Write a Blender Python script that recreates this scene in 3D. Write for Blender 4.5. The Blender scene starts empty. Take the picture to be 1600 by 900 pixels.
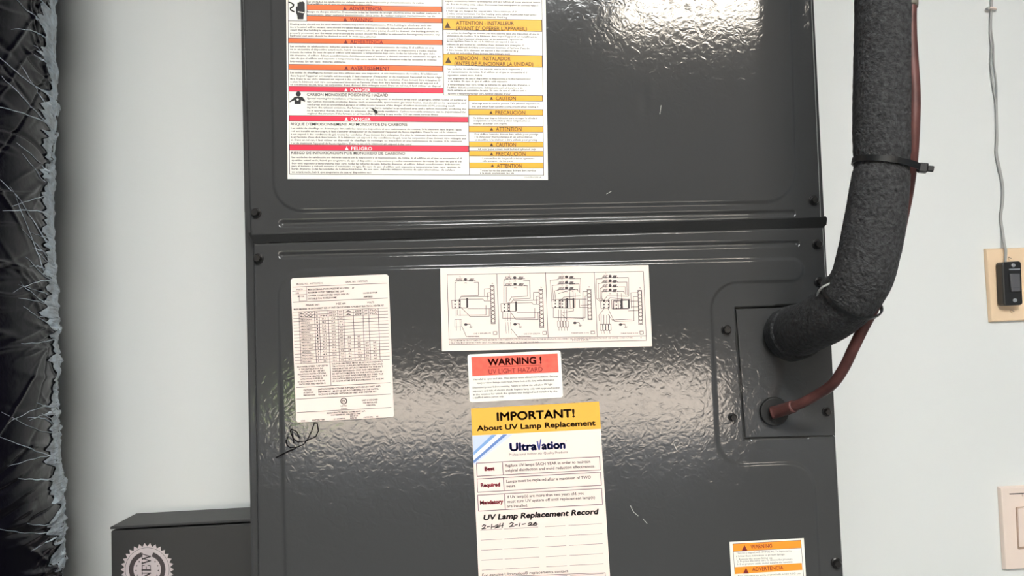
import bpy, math, random
import numpy as np
from mathutils import Vector, Matrix
random.seed(7); np.random.seed(7)
sc = bpy.context.scene
C = sc.collection
PI = math.pi

# ------------------------------------------------------------------ camera
F = 1155.0                       # focal length in pixels of a 1600 px wide frame
CAM = Vector((0.0, -0.684, 1.25))
PITCH, ROLL = math.radians(2.2), math.radians(1.9)
fw = Vector((0, math.cos(PITCH), math.sin(PITCH)))
r0 = Vector((1, 0, 0)); u0 = r0.cross(fw)
RV = r0*math.cos(ROLL) - u0*math.sin(ROLL)
UV = r0*math.sin(ROLL) + u0*math.cos(ROLL)
cd = bpy.data.cameras.new('camera'); cam = bpy.data.objects.new('camera', cd); C.objects.link(cam)
cd.sensor_width = 36; cd.lens = 36*F/1600; cd.clip_start = 0.02; cd.clip_end = 200
m = Matrix((RV, UV, -fw)).transposed().to_4x4(); m.translation = CAM
cam.matrix_world = m
sc.camera = cam

# ------------------------------------------------------------------ world, sun, exposure
w = bpy.data.worlds.new('World'); sc.world = w; w.use_nodes = True
nt = w.node_tree; bg = nt.nodes['Background']
sky = nt.nodes.new('ShaderNodeTexSky'); sky.sky_type = 'NISHITA'; sky.sun_disc = False
sky.sun_elevation = math.radians(48); sky.sun_rotation = math.radians(70); sky.air_density = 1.0; sky.dust_density = 2.5
hsv = nt.nodes.new('ShaderNodeHueSaturation'); hsv.inputs['Saturation'].default_value = 0.45      # hazy bright day
nt.links.new(sky.outputs[0], hsv.inputs['Color']); nt.links.new(hsv.outputs[0], bg.inputs[0]); bg.inputs[1].default_value = 1.3
sl = bpy.data.lights.new('sun', 'SUN'); sl.energy = 12.0; sl.angle = math.radians(0.6); sl.color = (1, .95, .88)
so = bpy.data.objects.new('sun', sl); C.objects.link(so)
so.rotation_euler = Vector((-0.62, 0.30, -0.75)).to_track_quat('-Z', 'Y').to_euler()
vs = sc.view_settings
vs.view_transform = 'Standard'; vs.look = 'None'; vs.gamma = 1.0; vs.use_curve_mapping = False
vs.exposure = 1.7

# ------------------------------------------------------------------ helpers
def P(x, y, Y=0.0):
    """pixel of the 1600x900 frame -> point on the plane at depth Y (parallel to the cabinet front)"""
    d = fw*F + RV*(x-800) - UV*(y-450)
    return CAM + d*((Y-CAM.y)/d.y)

def Pn(xy, Y):
    xy = np.asarray(xy, float); Y = np.broadcast_to(np.asarray(Y, float), (len(xy),))
    d = np.array(fw)*F + np.outer(xy[:, 0]-800, np.array(RV)) - np.outer(xy[:, 1]-450, np.array(UV))
    t = (Y-CAM.y)/d[:, 1]
    return np.array(CAM) + d*t[:, None]

def toPix(pts):
    v = np.asarray(pts)-np.array(CAM)
    f = v@np.array(fw)
    return np.stack([800+F*(v@np.array(RV))/f, 450-F*(v@np.array(UV))/f], 1)

ORIG = {}
def empty(name, loc, label, cat, group=None):
    o = bpy.data.objects.new(name, None); C.objects.link(o); o.location = loc
    o.empty_display_size = .02
    ORIG[o] = Vector(loc); tag(o, label, cat, group)
    return o

def tag(o, label=None, cat=None, group=None, kind=None):
    if label: o['label'] = label
    if cat: o['category'] = cat
    if group: o['group'] = group
    if kind: o['kind'] = kind
    return o

def mesh(name, verts, faces, mat, parent=None, smooth=False, loc=None, label=None):
    verts = np.asarray(verts, float)
    if parent is not None: org = ORIG[parent]
    elif loc is not None: org = Vector(loc)
    else: org = Vector(verts.mean(0))
    me = bpy.data.meshes.new(name)
    me.from_pydata((verts-np.array(org)).tolist(), [], [list(map(int, f)) for f in faces]); me.update()
    me.materials.append(mat)
    if smooth:
        me.polygons.foreach_set('use_smooth', [True]*len(me.polygons))
    o = bpy.data.objects.new(name, me); C.objects.link(o)
    ORIG[o] = org
    if parent is not None: o.parent = parent
    else: o.location = org
    if label: o['label'] = label
    return o

def box_vf(a, b):
    x0, y0, z0 = a; x1, y1, z1 = b
    v = [(x0,y0,z0),(x1,y0,z0),(x1,y1,z0),(x0,y1,z0),(x0,y0,z1),(x1,y0,z1),(x1,y1,z1),(x0,y1,z1)]
    f = [(0,3,2,1),(4,5,6,7),(0,1,5,4),(1,2,6,5),(2,3,7,6),(3,0,4,7)]
    return v, f

def bevel(o, width, seg=2, angle=40):
    b = o.modifiers.new('bevel', 'BEVEL'); b.width = width; b.segments = seg
    b.limit_method = 'ANGLE'; b.angle_limit = math.radians(angle)
    return o

def struct(name, verts, faces, mat):
    o = mesh(name, verts, faces, mat, loc=(0, 0, 0)); o['kind'] = 'structure'; return o

def sbox(name, a, b, mat): return struct(name, *box_vf(a, b), mat)

def catmull(pts, n=8):
    pts = [np.array(p, float) for p in pts]
    pts = [2*pts[0]-pts[1]] + pts + [2*pts[-1]-pts[-2]]
    out = []
    for i in range(1, len(pts)-2):
        p0, p1, p2, p3 = pts[i-1:i+3]
        for k in range(n):
            t = k/n
            out.append(.5*((2*p1)+(-p0+p2)*t+(2*p0-5*p1+4*p2-p3)*t*t+(-p0+3*p1-3*p2+p3)*t**3))
    out.append(pts[-2])
    return np.array(out)

def tube_vf(path, rad, seg=12, cap=True, noise=0.0, flat=None):
    """sweep a circle along path; rad scalar or list"""
    path = np.asarray(path, float); n = len(path)
    rad = np.broadcast_to(np.asarray(rad, float), (n,))
    T = np.gradient(path, axis=0); T /= np.linalg.norm(T, axis=1)[:, None]
    a = np.array((0, 0, 1.)) if abs(T[0][2]) < .9 else np.array((0, -1., 0))
    N = a-T[0]*(a@T[0]); N /= np.linalg.norm(N)
    v = []; f = []
    for i in range(n):
        N = N-T[i]*(N@T[i]); N /= np.linalg.norm(N)
        B = np.cross(T[i], N)
        for k in range(seg):
            an = 2*PI*k/seg
            rr = rad[i]*(1+noise*(random.random()-.5))
            v.append(path[i]+(N*math.cos(an)+B*math.sin(an))*rr)
    for i in range(n-1):
        for k in range(seg):
            k2 = (k+1) % seg
            f.append((i*seg+k, i*seg+k2, (i+1)*seg+k2, (i+1)*seg+k))
    if cap:
        f.append(tuple(range(seg-1, -1, -1))); f.append(tuple((n-1)*seg+k for k in range(seg)))
    return v, f

def join_vf(*parts):
    V = []; Fc = []
    for v, f in parts:
        o = len(V); V += [tuple(p) for p in v]; Fc += [tuple(i+o for i in q) for q in f]
    return V, Fc

def rounded(pts, n=7):
    """polygon from (x, y, radius) corners"""
    out = []; N = len(pts)
    for i in range(N):
        p = np.array(pts[i][:2], float); r = pts[i][2] if len(pts[i]) > 2 else 0
        if r <= 0: out.append(p); continue
        a = np.array(pts[i-1][:2], float)-p; b = np.array(pts[(i+1) % N][:2], float)-p
        a /= np.linalg.norm(a); b /= np.linalg.norm(b)
        half = math.acos(max(-1, min(1, a@b)))/2
        d = r/math.tan(half); s = p+a*d; e = p+b*d
        c = p+(a+b)/np.linalg.norm(a+b)*(r/math.sin(half))
        a0 = math.atan2(*(s-c)[::-1]); a1 = math.atan2(*(e-c)[::-1])
        da = (a1-a0+PI) % (2*PI)-PI
        for k in range(n+1):
            t = a0+da*k/n; out.append(c+r*np.array((math.cos(t), math.sin(t))))
    return np.array(out)

def plate_vf(poly, Yf, Yb):
    """pixel polygon -> slab with its front face at depth Yf and its back at Yb"""
    fr = Pn(poly, Yf); bk = fr.copy(); bk[:, 1] = Yb; n = len(poly)
    v = np.vstack([fr, bk]); f = [tuple(range(n)), tuple(range(2*n-1, n-1, -1))]
    for i in range(n):
        j = (i+1) % n; f.append((j, i, n+i, n+j))
    return v, f

def disc_px(cx, cy, r, n=24, ry=None):
    ry = ry or r
    return np.array([(cx+r*math.cos(2*PI*k/n), cy+ry*math.sin(2*PI*k/n)) for k in range(n)])

# ------------------------------------------------------------------ materials
def mat(name, col, rough=.5, metal=0.0, spec=.5, bump=None, var=None, coat=0.0, alpha=1.0, emit=None):
    """bump = (scale, strength, distance); var = (scale, amount) colour mottling"""
    M = bpy.data.materials.new(name); M.use_nodes = True
    n = M.node_tree.nodes; L = M.node_tree.links; b = n['Principled BSDF']
    b.inputs['Base Color'].default_value = (*col, 1); b.inputs['Roughness'].default_value = rough
    b.inputs['Metallic'].default_value = metal; b.inputs['Specular IOR Level'].default_value = spec
    b.inputs['Coat Weight'].default_value = coat
    tc = n.new('ShaderNodeTexCoord')
    if bump:
        t = n.new('ShaderNodeTexNoise'); t.inputs['Scale'].default_value = bump[0]; t.inputs['Detail'].default_value = 4
        L.new(tc.outputs['Object'], t.inputs['Vector'])
        bp = n.new('ShaderNodeBump'); bp.inputs['Strength'].default_value = bump[1]; bp.inputs['Distance'].default_value = bump[2]
        L.new(t.outputs[0], bp.inputs['Height']); L.new(bp.outputs[0], b.inputs['Normal'])
    if var:
        t = n.new('ShaderNodeTexNoise'); t.inputs['Scale'].default_value = var[0]; t.inputs['Detail'].default_value = 5
        L.new(tc.outputs['Object'], t.inputs['Vector'])
        r = n.new('ShaderNodeValToRGB')
        r.color_ramp.elements[0].position = .3; r.color_ramp.elements[1].position = .7
        r.color_ramp.elements[0].color = (*[c*(1-var[1]) for c in col], 1)
        r.color_ramp.elements[1].color = (*[min(1, c*(1+var[1])) for c in col], 1)
        L.new(t.outputs[0], r.inputs[0]); L.new(r.outputs[0], b.inputs['Base Color'])
    if emit:
        b.inputs['Emission Color'].default_value = (*emit[0], 1); b.inputs['Emission Strength'].default_value = emit[1]
    return M

def painted_steel(name, col, rough):
    """glossy wrinkle-finish grey paint"""
    M = mat(name, col, rough)
    n = M.node_tree.nodes; L = M.node_tree.links; b = n['Principled BSDF']
    tc = [x for x in n if x.type == 'TEX_COORD'][0]
    ns = n.new('ShaderNodeTexNoise'); ns.inputs['Scale'].default_value = 120; ns.inputs['Detail'].default_value = 2; ns.inputs['Distortion'].default_value = 1.6
    L.new(tc.outputs['Object'], ns.inputs['Vector'])
    n2 = n.new('ShaderNodeTexNoise'); n2.inputs['Scale'].default_value = 9; n2.inputs['Detail'].default_value = 1
    L.new(tc.outputs['Object'], n2.inputs['Vector'])
    b1 = n.new('ShaderNodeBump'); b1.inputs['Strength'].default_value = .55; b1.inputs['Distance'].default_value = .00021
    b2 = n.new('ShaderNodeBump'); b2.inputs['Strength'].default_value = .3; b2.inputs['Distance'].default_value = .0005
    L.new(ns.outputs[0], b1.inputs['Height']); L.new(n2.outputs[0], b2.inputs['Height'])
    L.new(b2.outputs[0], b1.inputs['Normal']); L.new(b1.outputs[0], b.inputs['Normal'])
    return M

def lin(r, g, b): return tuple(((c/255)/12.92 if c <= 10 else ((c/255+.055)/1.055)**2.4) for c in (r, g, b))

M_wall = mat('pale_wall_paint', lin(227, 230, 229), .55, bump=(160, .12, .0008))
M_room = mat('garage_wall_paint', lin(126, 136, 148), .7)
M_floor = mat('concrete_floor', lin(106, 112, 118), .6, var=(3, .2))
M_ceil = mat('ceiling_paint', lin(160, 168, 178), .8)
M_drive = mat('concrete_drive', lin(190, 176, 158), .9, var=(2, .12))
M_lawn = mat('lawn_grass', lin(110, 130, 60), .95, var=(6, .35))
M_steel = painted_steel('grey_wrinkle_paint', lin(64, 64, 64), .09)
M_black = mat('black_rubber', lin(22, 22, 22), .7)
M_gasket = mat('black_foam_gasket', lin(14, 14, 14), .9, bump=(400, .4, .001))
M_screw = mat('dark_screw', lin(45, 43, 42), .35, metal=.6)
M_dark = mat('screw_slot_dark', lin(10, 10, 10), .6)
M_foam = mat('black_pipe_foam', lin(46, 46, 47), .8, bump=(420, 1.0, .0026), var=(300, .75))
M_copper = mat('aged_copper', lin(90, 55, 51), .45, metal=.2, var=(55, .3))
M_tie = mat('black_nylon', lin(18, 18, 18), .38)
M_ivory = mat('ivory_paper', lin(240, 236, 226), .45)
M_pink = mat('pinkish_paper', lin(244, 224, 214), .4)
M_orange = mat('orange_print', lin(247, 104, 40), .5)
M_red = mat('red_print', lin(232, 36, 70), .5)
M_yellow = mat('yellow_print', lin(238, 172, 26), .5)
M_ink = mat('black_ink', lin(28, 24, 26), .6)
M_grey_ink = mat('grey_ink', lin(66, 58, 60), .6)
M_brown_ink = mat('dark_brown_ink', lin(84, 58, 14), .6)
M_red_ink = mat('maroon_ink', lin(120, 30, 30), .6)
M_white_ink = mat('white_ink', lin(255, 240, 240), .6)
M_beige = mat('almond_plastic', lin(240, 212, 178), .35)
M_white_pl = mat('offwhite_plastic', lin(240, 222, 210), .35)
M_blackpl = mat('black_plastic', lin(34, 34, 35), .35)
M_smoke = mat('smoky_plastic', lin(92, 92, 96), .25)
M_metal = mat('bright_metal', lin(225, 225, 225), .3, metal=1.0)
M_wire = mat('grey_wire', lin(170, 170, 168), .45)
M_box = mat('black_card', lin(58, 58, 58), .5, bump=(30, .15, .002))
M_film = mat('black_film', lin(17, 16, 25), .24, spec=.25, bump=(90, .3, .0012))
M_sheen = mat('painted_film_sheen', lin(186, 198, 208), .4, bump=(120, .6, .003), var=(45, .35))  # pale tone stands in for wall light catching the black film
M_light = mat('lamp_diffuser', (1, 1, 1), .5, emit=((1, .9, .76), 18.0))
M_light2 = mat('lamp_panel', (1, 1, 1), .5, emit=((.985, 1.0, .98), 18.0))
M_doorp = mat('garage_door_paint', lin(120, 118, 114), .5)
M_lamphouse = mat('lamp_housing', lin(230, 230, 230), .4)

# ------------------------------------------------------------------ room shell
WY = 0.45                                     # face of the wall behind the cabinet
XL, XR, ZC, YF = -2.6, 2.4, 2.55, -6.9
sbox('wall_back', (XL-.1, WY, 0), (XR+.1, WY+.12, ZC), M_wall)
sbox('wall_left', (XL-.12, YF, 0), (XL, WY, ZC), M_room)
sbox('wall_right', (XR, YF, 0), (XR+.12, WY, ZC), M_room)
sbox('floor', (XL-.12, YF-.1, -.1), (XR+.12, WY+.12, 0), M_floor)
sbox('ceiling', (XL-.12, YF-.1, ZC), (XR+.12, WY+.12, ZC+.1), M_ceil)
v, f = join_vf(box_vf((XL-.12, YF-.12, 0), (XL+.25, YF, ZC)), box_vf((XR-.25, YF-.12, 0), (XR+.12, YF, ZC)),
               box_vf((XL+.25, YF-.12, 2.25), (XR-.25, YF, ZC)))
struct('wall_front', v, f, M_room)
sbox('driveway', (-3.0, -30, -.15), (4.5, YF-.1, -.02), M_drive)
sbox('lawn', (-30, -30, -.16), (-3.0, YF-.1, -.02), M_lawn)
sbox('lawn', (4.5, -30, -.16), (30, YF-.1, -.02), M_lawn)

# sectional garage door, standing a little open above the sunlit drive
door = struct('door_1', *box_vf((XL+.2, YF-.10, 2.26), (XR-.2, YF-.06, 2.40)), M_doorp)
ORIG[door] = Vector((0, 0, 0))
for k in range(3):
    v, f = box_vf((XL+.2, YF-.10, .62+k*.545), (XR-.2, YF-.06, .62+k*.545+.54)); bevel(mesh('door_section', v, f, M_doorp, door), .008)

# ceiling lamps of the room (their light stays with them)
def ceiling_lamp(x, y, lx, ly, mt, label):
    E = empty('ceiling_light', (x, y, ZC), label, 'light')
    v, f = box_vf((x-lx/2-.03, y-ly/2-.03, ZC-.06), (x+lx/2+.03, y+ly/2+.03, ZC-.001)); bevel(mesh('housing', v, f, M_lamphouse, E), .01)
    v, f = box_vf((x-lx/2, y-ly/2, ZC-.078), (x+lx/2, y+ly/2, ZC-.061)); bevel(mesh('diffuser', v, f, mt, E), .004)
ceiling_lamp(.1, -1.72, .9, .45, M_light2, 'wide white ceiling light over the floor before the air handler')
ceiling_lamp(.80, -2.27, .62, .24, M_light, 'small warm ceiling light nearer the garage door')

# ------------------------------------------------------------------ air handler
AH = empty('air_handler', (P(845, 450).x, .2, 0), 'dark grey steel air handler cabinet covered in warning labels', 'air handler')
RAISE = .0018

def seg_sd(p, a, b):
    a = np.array(a, float); b = np.array(b, float); d = b-a
    t = np.clip(((p-a)@d)/(d@d), 0, 1)
    return np.linalg.norm(p-a-t[:, None]*d, axis=1)

def poly_sd(p, poly):
    """signed distance in pixels, negative inside"""
    best = np.full(len(p), 1e9); inside = np.zeros(len(p), bool)
    n = len(poly)
    for i in range(n):
        a = poly[i]; b = poly[(i+1) % n]
        best = np.minimum(best, seg_sd(p, a, b))
        c = (a[1] > p[:, 1]) != (b[1] > p[:, 1])
        if abs(b[1]-a[1]) > 1e-9:
            xi = a[0]+(p[:, 1]-a[1])*(b[0]-a[0])/(b[1]-a[1])
            inside ^= c & (p[:, 0] < xi)
    return np.where(inside, -best, best)

def sstep(x): x = np.clip(x, 0, 1); return x*x*(3-2*x)

def relief_panel(name, corners, hfun, back, parent, label):
    """pressed sheet-steel panel: a fine grid between four corners (px) with pressed ribs and steps"""
    c = Pn(corners, 0.0)                       # TL TR BR BL
    nx = int(np.linalg.norm(c[1]-c[0])/.001); nz = int(np.linalg.norm(c[3]-c[0])/.001)
    U, V_ = np.meshgrid(np.linspace(0, 1, nx), np.linspace(0, 1, nz))
    U = U.ravel()[:, None]; V_ = V_.ravel()[:, None]
    pts = c[0]*(1-U)*(1-V_)+c[1]*U*(1-V_)+c[2]*U*V_+c[3]*(1-U)*V_
    px = toPix(pts)
    h = hfun(px)
    e = poly_sd(px, np.array(corners, float))
    h = h - .003*(1-sstep(-e/5))**2            # rolled rim
    pts[:, 1] -= h
    idx = np.arange(nx*nz).reshape(nz, nx)
    quads = np.stack([idx[:-1, :-1], idx[1:, :-1], idx[1:, 1:], idx[:-1, 1:]], -1).reshape(-1, 4)
    ring = np.concatenate([idx[0, :], idx[1:, -1], idx[-1, -2::-1], idx[-2:0:-1, 0]])
    sk = pts[ring].copy(); sk[:, 1] = back
    nb = len(pts); m_ = len(ring)
    side = [(ring[i], ring[(i+1) % m_], nb+(i+1) % m_, nb+i) for i in range(m_)]
    V = np.vstack([pts, sk]); Fq = np.vstack([quads, np.array(side)])
    me = bpy.data.meshes.new(name)
    V = V-np.array(ORIG[parent])
    me.vertices.add(len(V)); me.vertices.foreach_set('co', V.ravel())
    me.loops.add(Fq.size); me.loops.foreach_set('vertex_index', Fq.ravel().astype(np.int32))
    me.polygons.add(len(Fq)); me.polygons.foreach_set('loop_start', np.arange(0, Fq.size, 4, dtype=np.int32))
    me.update(calc_edges=True); me.validate()
    me.polygons.foreach_set('use_smooth', [True]*len(me.polygons))
    me.materials.append(M_steel)
    o = bpy.data.objects.new(name, me); C.objects.link(o); o.parent = parent; ORIG[o] = ORIG[parent]
    o['label'] = label
    return o

UP = [(371, -210), (1261, -210), (1285, 342), (390, 370)]
LO = [(394, 379), (1288, 353), (1330, 1080), (404, 1080)]
up_raised = rounded([(419, -400), (1222, -400), (1244, 315, 48), (428, 331, 46)])
lo_raised = rounded([(434, 423, 44), (1254, 404, 17), (1254, 438.5, 17), (1109, 442, 42), (1122.5, 728, 40), (1271, 721, 42), (1296, 1200), (455, 1200)])
RECESS = np.array([(1147, 479.5), (1400, 470), (1400, 679), (1162.5, 687.5)])

def h_up(p):
    h = RAISE*sstep((-poly_sd(p, up_raised)+3)/6)
    g = seg_sd(p, (441, 349.5), (1238, 333))
    h = h-.0024*sstep((6-g)/5)
    q = p-np.array((1006, 158)); h = h-.0004*np.exp(-(q[:, 0]/7)**2-(q[:, 1]/24)**2)+.0002*np.exp(-((q[:, 0]-12)/8)**2-((q[:, 1]+4)/26)**2)   # small dent
    return h

def h_lo(p):
    h = RAISE*sstep((-poly_sd(p, lo_raised)+3)/6)
    g = seg_sd(p, (440, 399), (1245, 380))
    h = h-.0024*sstep((5.5-g)/5)
    r = poly_sd(p, RECESS)
    return np.where(r < -.5, -.006, h)

relief_panel('upper_panel', UP, h_up, .014, AH, 'upper pressed steel door panel with rounded raised centre')
relief_panel('lower_panel', LO, h_lo, .014, AH, 'lower pressed steel door panel with notched corner')
# cabinet shell behind the panels
cl, cr = P(383, 300, .02).x, P(1284, 300, .02).x
v, f = box_vf((cl, .0145, 0.0), (cr, WY-.004, 2.0)); bevel(mesh('cabinet', v, f, M_steel, AH), .003)
# side flange of the upper door, bowed out at its lower left corner
fl = [(383, -210), (383.5, 200), (381.5, 290), (382, 330), (386, 358), (391, 371), (393, 362), (392, 200), (384, -210)]
v, f = plate_vf(np.array(fl), .004, .013); mesh('side_flange', v, f, M_steel, AH)
# foam gasket in the seam, its end hanging out on the right
gk = [(388, 364), (405, 360), (800, 348.5), (1200, 341.5), (1283, 339.5), (1290, 337.5), (1292.5, 341), (1291.5, 351), (1286, 356), (1200, 357.5),
      (800, 368.5), (420, 379), (406, 383), (396, 379)]
v, f = plate_vf(np.array(gk), .0008, .014); mesh('foam_gasket', v, f, M_gasket, AH, label='black foam gasket strip along the seam')
# access plate in the notch
pl = rounded([(1150.5, 483, 0), (1297, 478, 0), (1305.5, 676, 4), (1302, 681, 2), (1165, 684, 0)])
v, f = plate_vf(pl, .0012, .0055); access = bevel(mesh('access_plate', v, f, M_steel, AH, label='bare steel-grey cover plate round the pipes'), .0008)

def screw(x, y, Y, r=8.0):
    c = P(x, y, Y); rr = r/F*.684
    # hexagon washer head
    V = []; Fc = []
    prof = [(1.0, .0), (1.0, -.0012), (.78, -.0018), (.74, -.0045), (.62, -.0055)]
    n = 6; n = 18
    for k, (s, dy) in enumerate(prof):
        for j in range(n):
            a = 2*PI*j/n
            q = s if k < 3 else s*(1-.07*abs(math.sin(3*a)))
            V.append((c.x+rr*q*math.cos(a), c.y+dy, c.z+rr*q*math.sin(a)))
    for k in range(len(prof)-1):
        for j in range(n):
            j2 = (j+1) % n; Fc.append((k*n+j, k*n+j2, (k+1)*n+j2, (k+1)*n+j))
    Fc.append(tuple((len(prof)-1)*n+j for j in range(n)))
    s = mesh('screw', V, Fc, M_screw, AH)
    a = random.uniform(0, PI); L = rr*.5; T = rr*.11
    ca, sa = math.cos(a), math.sin(a)
    q = [(-L, -T), (L, -T), (L, T), (-L, T)]
    mesh('slot', [(c.x+x_*ca-z_*sa, c.y-.0057, c.z+x_*sa+z_*ca) for x_, z_ in q], [(0, 1, 2, 3)], M_dark, s)

for x, y in [(400.5, 333), (1271, 313.5), (404, 404), (1276.5, 382), (1280, 441), (1134.5, 515), (1306, 879)]: screw(x, y, 0)
screw(1144, 652, 0, 6.5); screw(1291, 643, .0012, 7)

# grommet for the copper line
gx = disc_px(1211, 643.5, 22.5, 32)
v, f = plate_vf(gx, -.0035, .001); gm = bevel(mesh('grommet', v, f, M_black, AH, label='round black rubber grommet'), .001)
v, f = plate_vf(np.array([(1209.5, 652), (1213, 652), (1214, 666), (1212, 666)]), -.0038, -.0034); mesh('slit', v, f, M_dark, gm)

# ------------------------------------------------------------------ print helpers (flat lettering)
_tc = bpy.data.curves.new('lettering_source', 'FONT'); _to = bpy.data.objects.new('lettering_source', _tc)
def glyphs(s, bold=0.0, res=2):
    _tc.body = s; _tc.offset = bold; _tc.resolution_u = res; _tc.size = 1.0
    me = _to.to_mesh()
    n = len(me.vertices)
    co = np.zeros(n*3); me.vertices.foreach_get('co', co)
    fs = [tuple(p.vertices) for p in me.polygons]
    _to.to_mesh_clear()
    return co.reshape(-1, 3)[:, :2], fs
CAPH = float(glyphs('H')[0][:, 1].max())

STUFF_PRINT = {'fine_print', 'body_lettering', 'ruled_lines', 'frame_lines', 'diagram_lines', 'diagram_symbols', 'seal_lettering'}   # too small to pick apart
class Print:
    def __init__(s): s.v = []; s.f = []
    def add(s, pts, faces):
        o = len(s.v); s.v += [tuple(p) for p in pts]; s.f += [tuple(i+o for i in q) for q in faces]; return s
    def poly(s, pts): return s.add(pts, [tuple(range(len(pts)))])
    def line(s, pts, wd=.8, closed=False):
        pts = [np.array(p, float) for p in pts]
        if closed: pts = pts+[pts[0]]
        for a, b in zip(pts[:-1], pts[1:]):
            d = b-a; L = np.linalg.norm(d)
            if L < 1e-6: continue
            d /= L; n = np.array((-d[1], d[0]))*wd/2; e = d*wd/2*.9
            s.poly([a-e-n, b+e-n, b+e+n, a-e+n])
        return s
    def text(s, t, x0, y0, x1, y1=None, h=5, bold=0.0, res=2, slant=0.0, fat=0.0):
        """t fitted between (x0,y0) and (x1,y1), the middle of its capitals; h = capital height"""
        if y1 is None: y1 = y0
        g, fs = glyphs(t, bold, res)
        if len(g) == 0: return s
        gx = (g[:, 0]-g[:, 0].min())/max(1e-6, g[:, 0].max()-g[:, 0].min())
        gy = (g[:, 1]-CAPH/2)/CAPH*h
        d = np.array((x1-x0, y1-y0), float); n = d/np.linalg.norm(d); up = np.array((n[1], -n[0]))
        gx2 = gx*np.linalg.norm(d)+slant*gy
        pts = np.array((x0, y0))+np.outer(gx2, n)+np.outer(gy, up)
        for dx, dy in ((0, 0),) if not fat else ((-fat, 0), (fat, 0), (0, -fat), (0, fat), (0, 0)):
            s.add(pts+np.array((dx, dy)), fs)
        return s
    def build(s, name, mt, parent, Y, kind='auto', fn=None):
        if not s.v: return None
        pts = np.array(s.v)
        if fn is not None: pts = np.array([fn(*p) for p in pts])
        o = mesh(name, Pn(pts, Y), s.f, mt, parent)
        if kind == 'auto': kind = 'stuff' if name in STUFF_PRINT else None
        if kind: o['kind'] = kind
        return o

def zoomer(ox, oy, sc_): return lambda x, y: (ox+x/sc_, oy+y/sc_)

YL = -RAISE                                    # raised face of the panels
def sheet(name, poly, mt, label, th=.00035):
    v, f = plate_vf(np.array(poly), YL-th, YL-.00004); return mesh(name, v, f, mt, AH, label=label)
Y1, Y2, Y3 = YL-.00048, YL-.0006, YL-.00072

def tri(pr, cx, cy, r, dark=True):
    pr.poly([(cx, cy-r), (cx+r*.95, cy+r*.8), (cx-r*.95, cy+r*.8)])

# ------------------------------------------------------------------ big trilingual warning label
big = sheet('warning_label', [(446.6, -62), (851.6, -66), (856.2, 281), (449.4, 279.6)], M_ivory,
            'large ivory safety label with orange, red and yellow bands')
a1 = zoomer(440, 0, 1600/260); a2 = zoomer(440, 130, 1462/260); a3 = zoomer(660, 0, 1600/210); a4 = zoomer(660, 80, 7.5); a5 = zoomer(660, 180, 1600/210)
def band(mt, q, nm):
    Print().poly(q).build(nm, mt, big, Y1)
    fr.line(q, .7, True)
fr = Print(); hd = Print(); hw = Print(); fp = Print(); yb = Print()
band(M_orange, [(479.6, 7), (690.3, 10.6), (690.5, 18.4), (479.6, 15.4)], 'orange_band')
band(M_orange, [(479.6, 24.7), (690.6, 28.9), (690.8, 35.8), (479.6, 32.6)], 'orange_band')
band(M_orange, [(450.4, 59.3), (691, 62.9), (691.2, 70.2), (450.5, 67)], 'orange_band')
band(M_orange, [(451, 100.4), (691.6, 103.2), (691.8, 111.6), (451, 108.5)], 'orange_band')
band(M_red, [(451.3, 134.9), (692.4, 137.8), (692.6, 145.7), (451.4, 142.6)], 'red_band')
band(M_red, [(452.1, 180.3), (731.2, 183), (731.4, 191), (452.2, 188.7)], 'red_band')
band(M_red, [(452.4, 226), (732.2, 228), (732.4, 237), (452.6, 234.6)], 'red_band')
band(M_yellow, [(692.2, 29.1), (846.4, 31.2), (846.6, 49.4), (692.2, 46.3)], 'yellow_band')
band(M_yellow, [(692.4, 84.4), (847, 86.9), (847.2, 105), (692.4, 101.7)], 'yellow_band')
for q in ([(732, 149), (847.6, 149.5), (847.7, 158.2), (732, 157.5)], [(732.2, 170.6), (848, 171.4), (848.1, 180.3), (732.2, 179.6)],
          [(732.6, 197.1), (848.4, 197.4), (848.5, 206.4), (732.6, 206.1)], [(733, 221.6), (848.8, 222), (848.9, 229.8), (733, 229.5)],
          [(733.2, 235.7), (849, 236.2), (849.1, 244.2), (733.2, 243.8)], [(733.4, 254.3), (849.3, 254.6), (849.4, 262.8), (733.4, 262.6)]):
    band(M_yellow, q, 'yellow_band')
# frames
fr.line([(450, -58), (450.2, 33), (451, 143), (452.6, 272), (849.6, 274), (846.2, -60), (450, -56)], .8)
fr.line([(690.3, -58), (692.6, 146)], .8); fr.line([(692.3, 0), (693, 148.5), (732, 149), (733.6, 273.5)], .8)
fr.line([(450.2, 32.4), (479.6, 33)], .8); fr.line([(479.4, -56), (479.6, 32)], .8)
fr.build('frame_lines', M_grey_ink, big, Y2)
for t, x0, x1, y in (('ADVERTENCIA', 545.8, 597.6, 13), ('WARNING', 546.4, 582.2, 30.5), ('ADVERTENCIA', 547.2, 598.6, 65.3), ('AVERTISSEMENT', 548, 609, 106.2)):
    hd = Print(); hd.text(t, x0, y, x1, y+.7, 5.4, .02); tri(hd, x0-7, y-.2, 3.2); hd.build('heading_lettering', M_red_ink, big, Y3)
for t, x0, x1, y in (('DANGER', 547.6, 579, 140.7), ('DANGER', 548.1, 579.2, 186.3), ('PELIGRO', 548.8, 581.4, 231.9)):
    hw = Print(); hw.text(t, x0, y, x1, y+.3, 5.0, .012); tri(hw, x0-7, y-.1, 3); hw.build('heading_lettering', M_white_ink, big, Y3)
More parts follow.
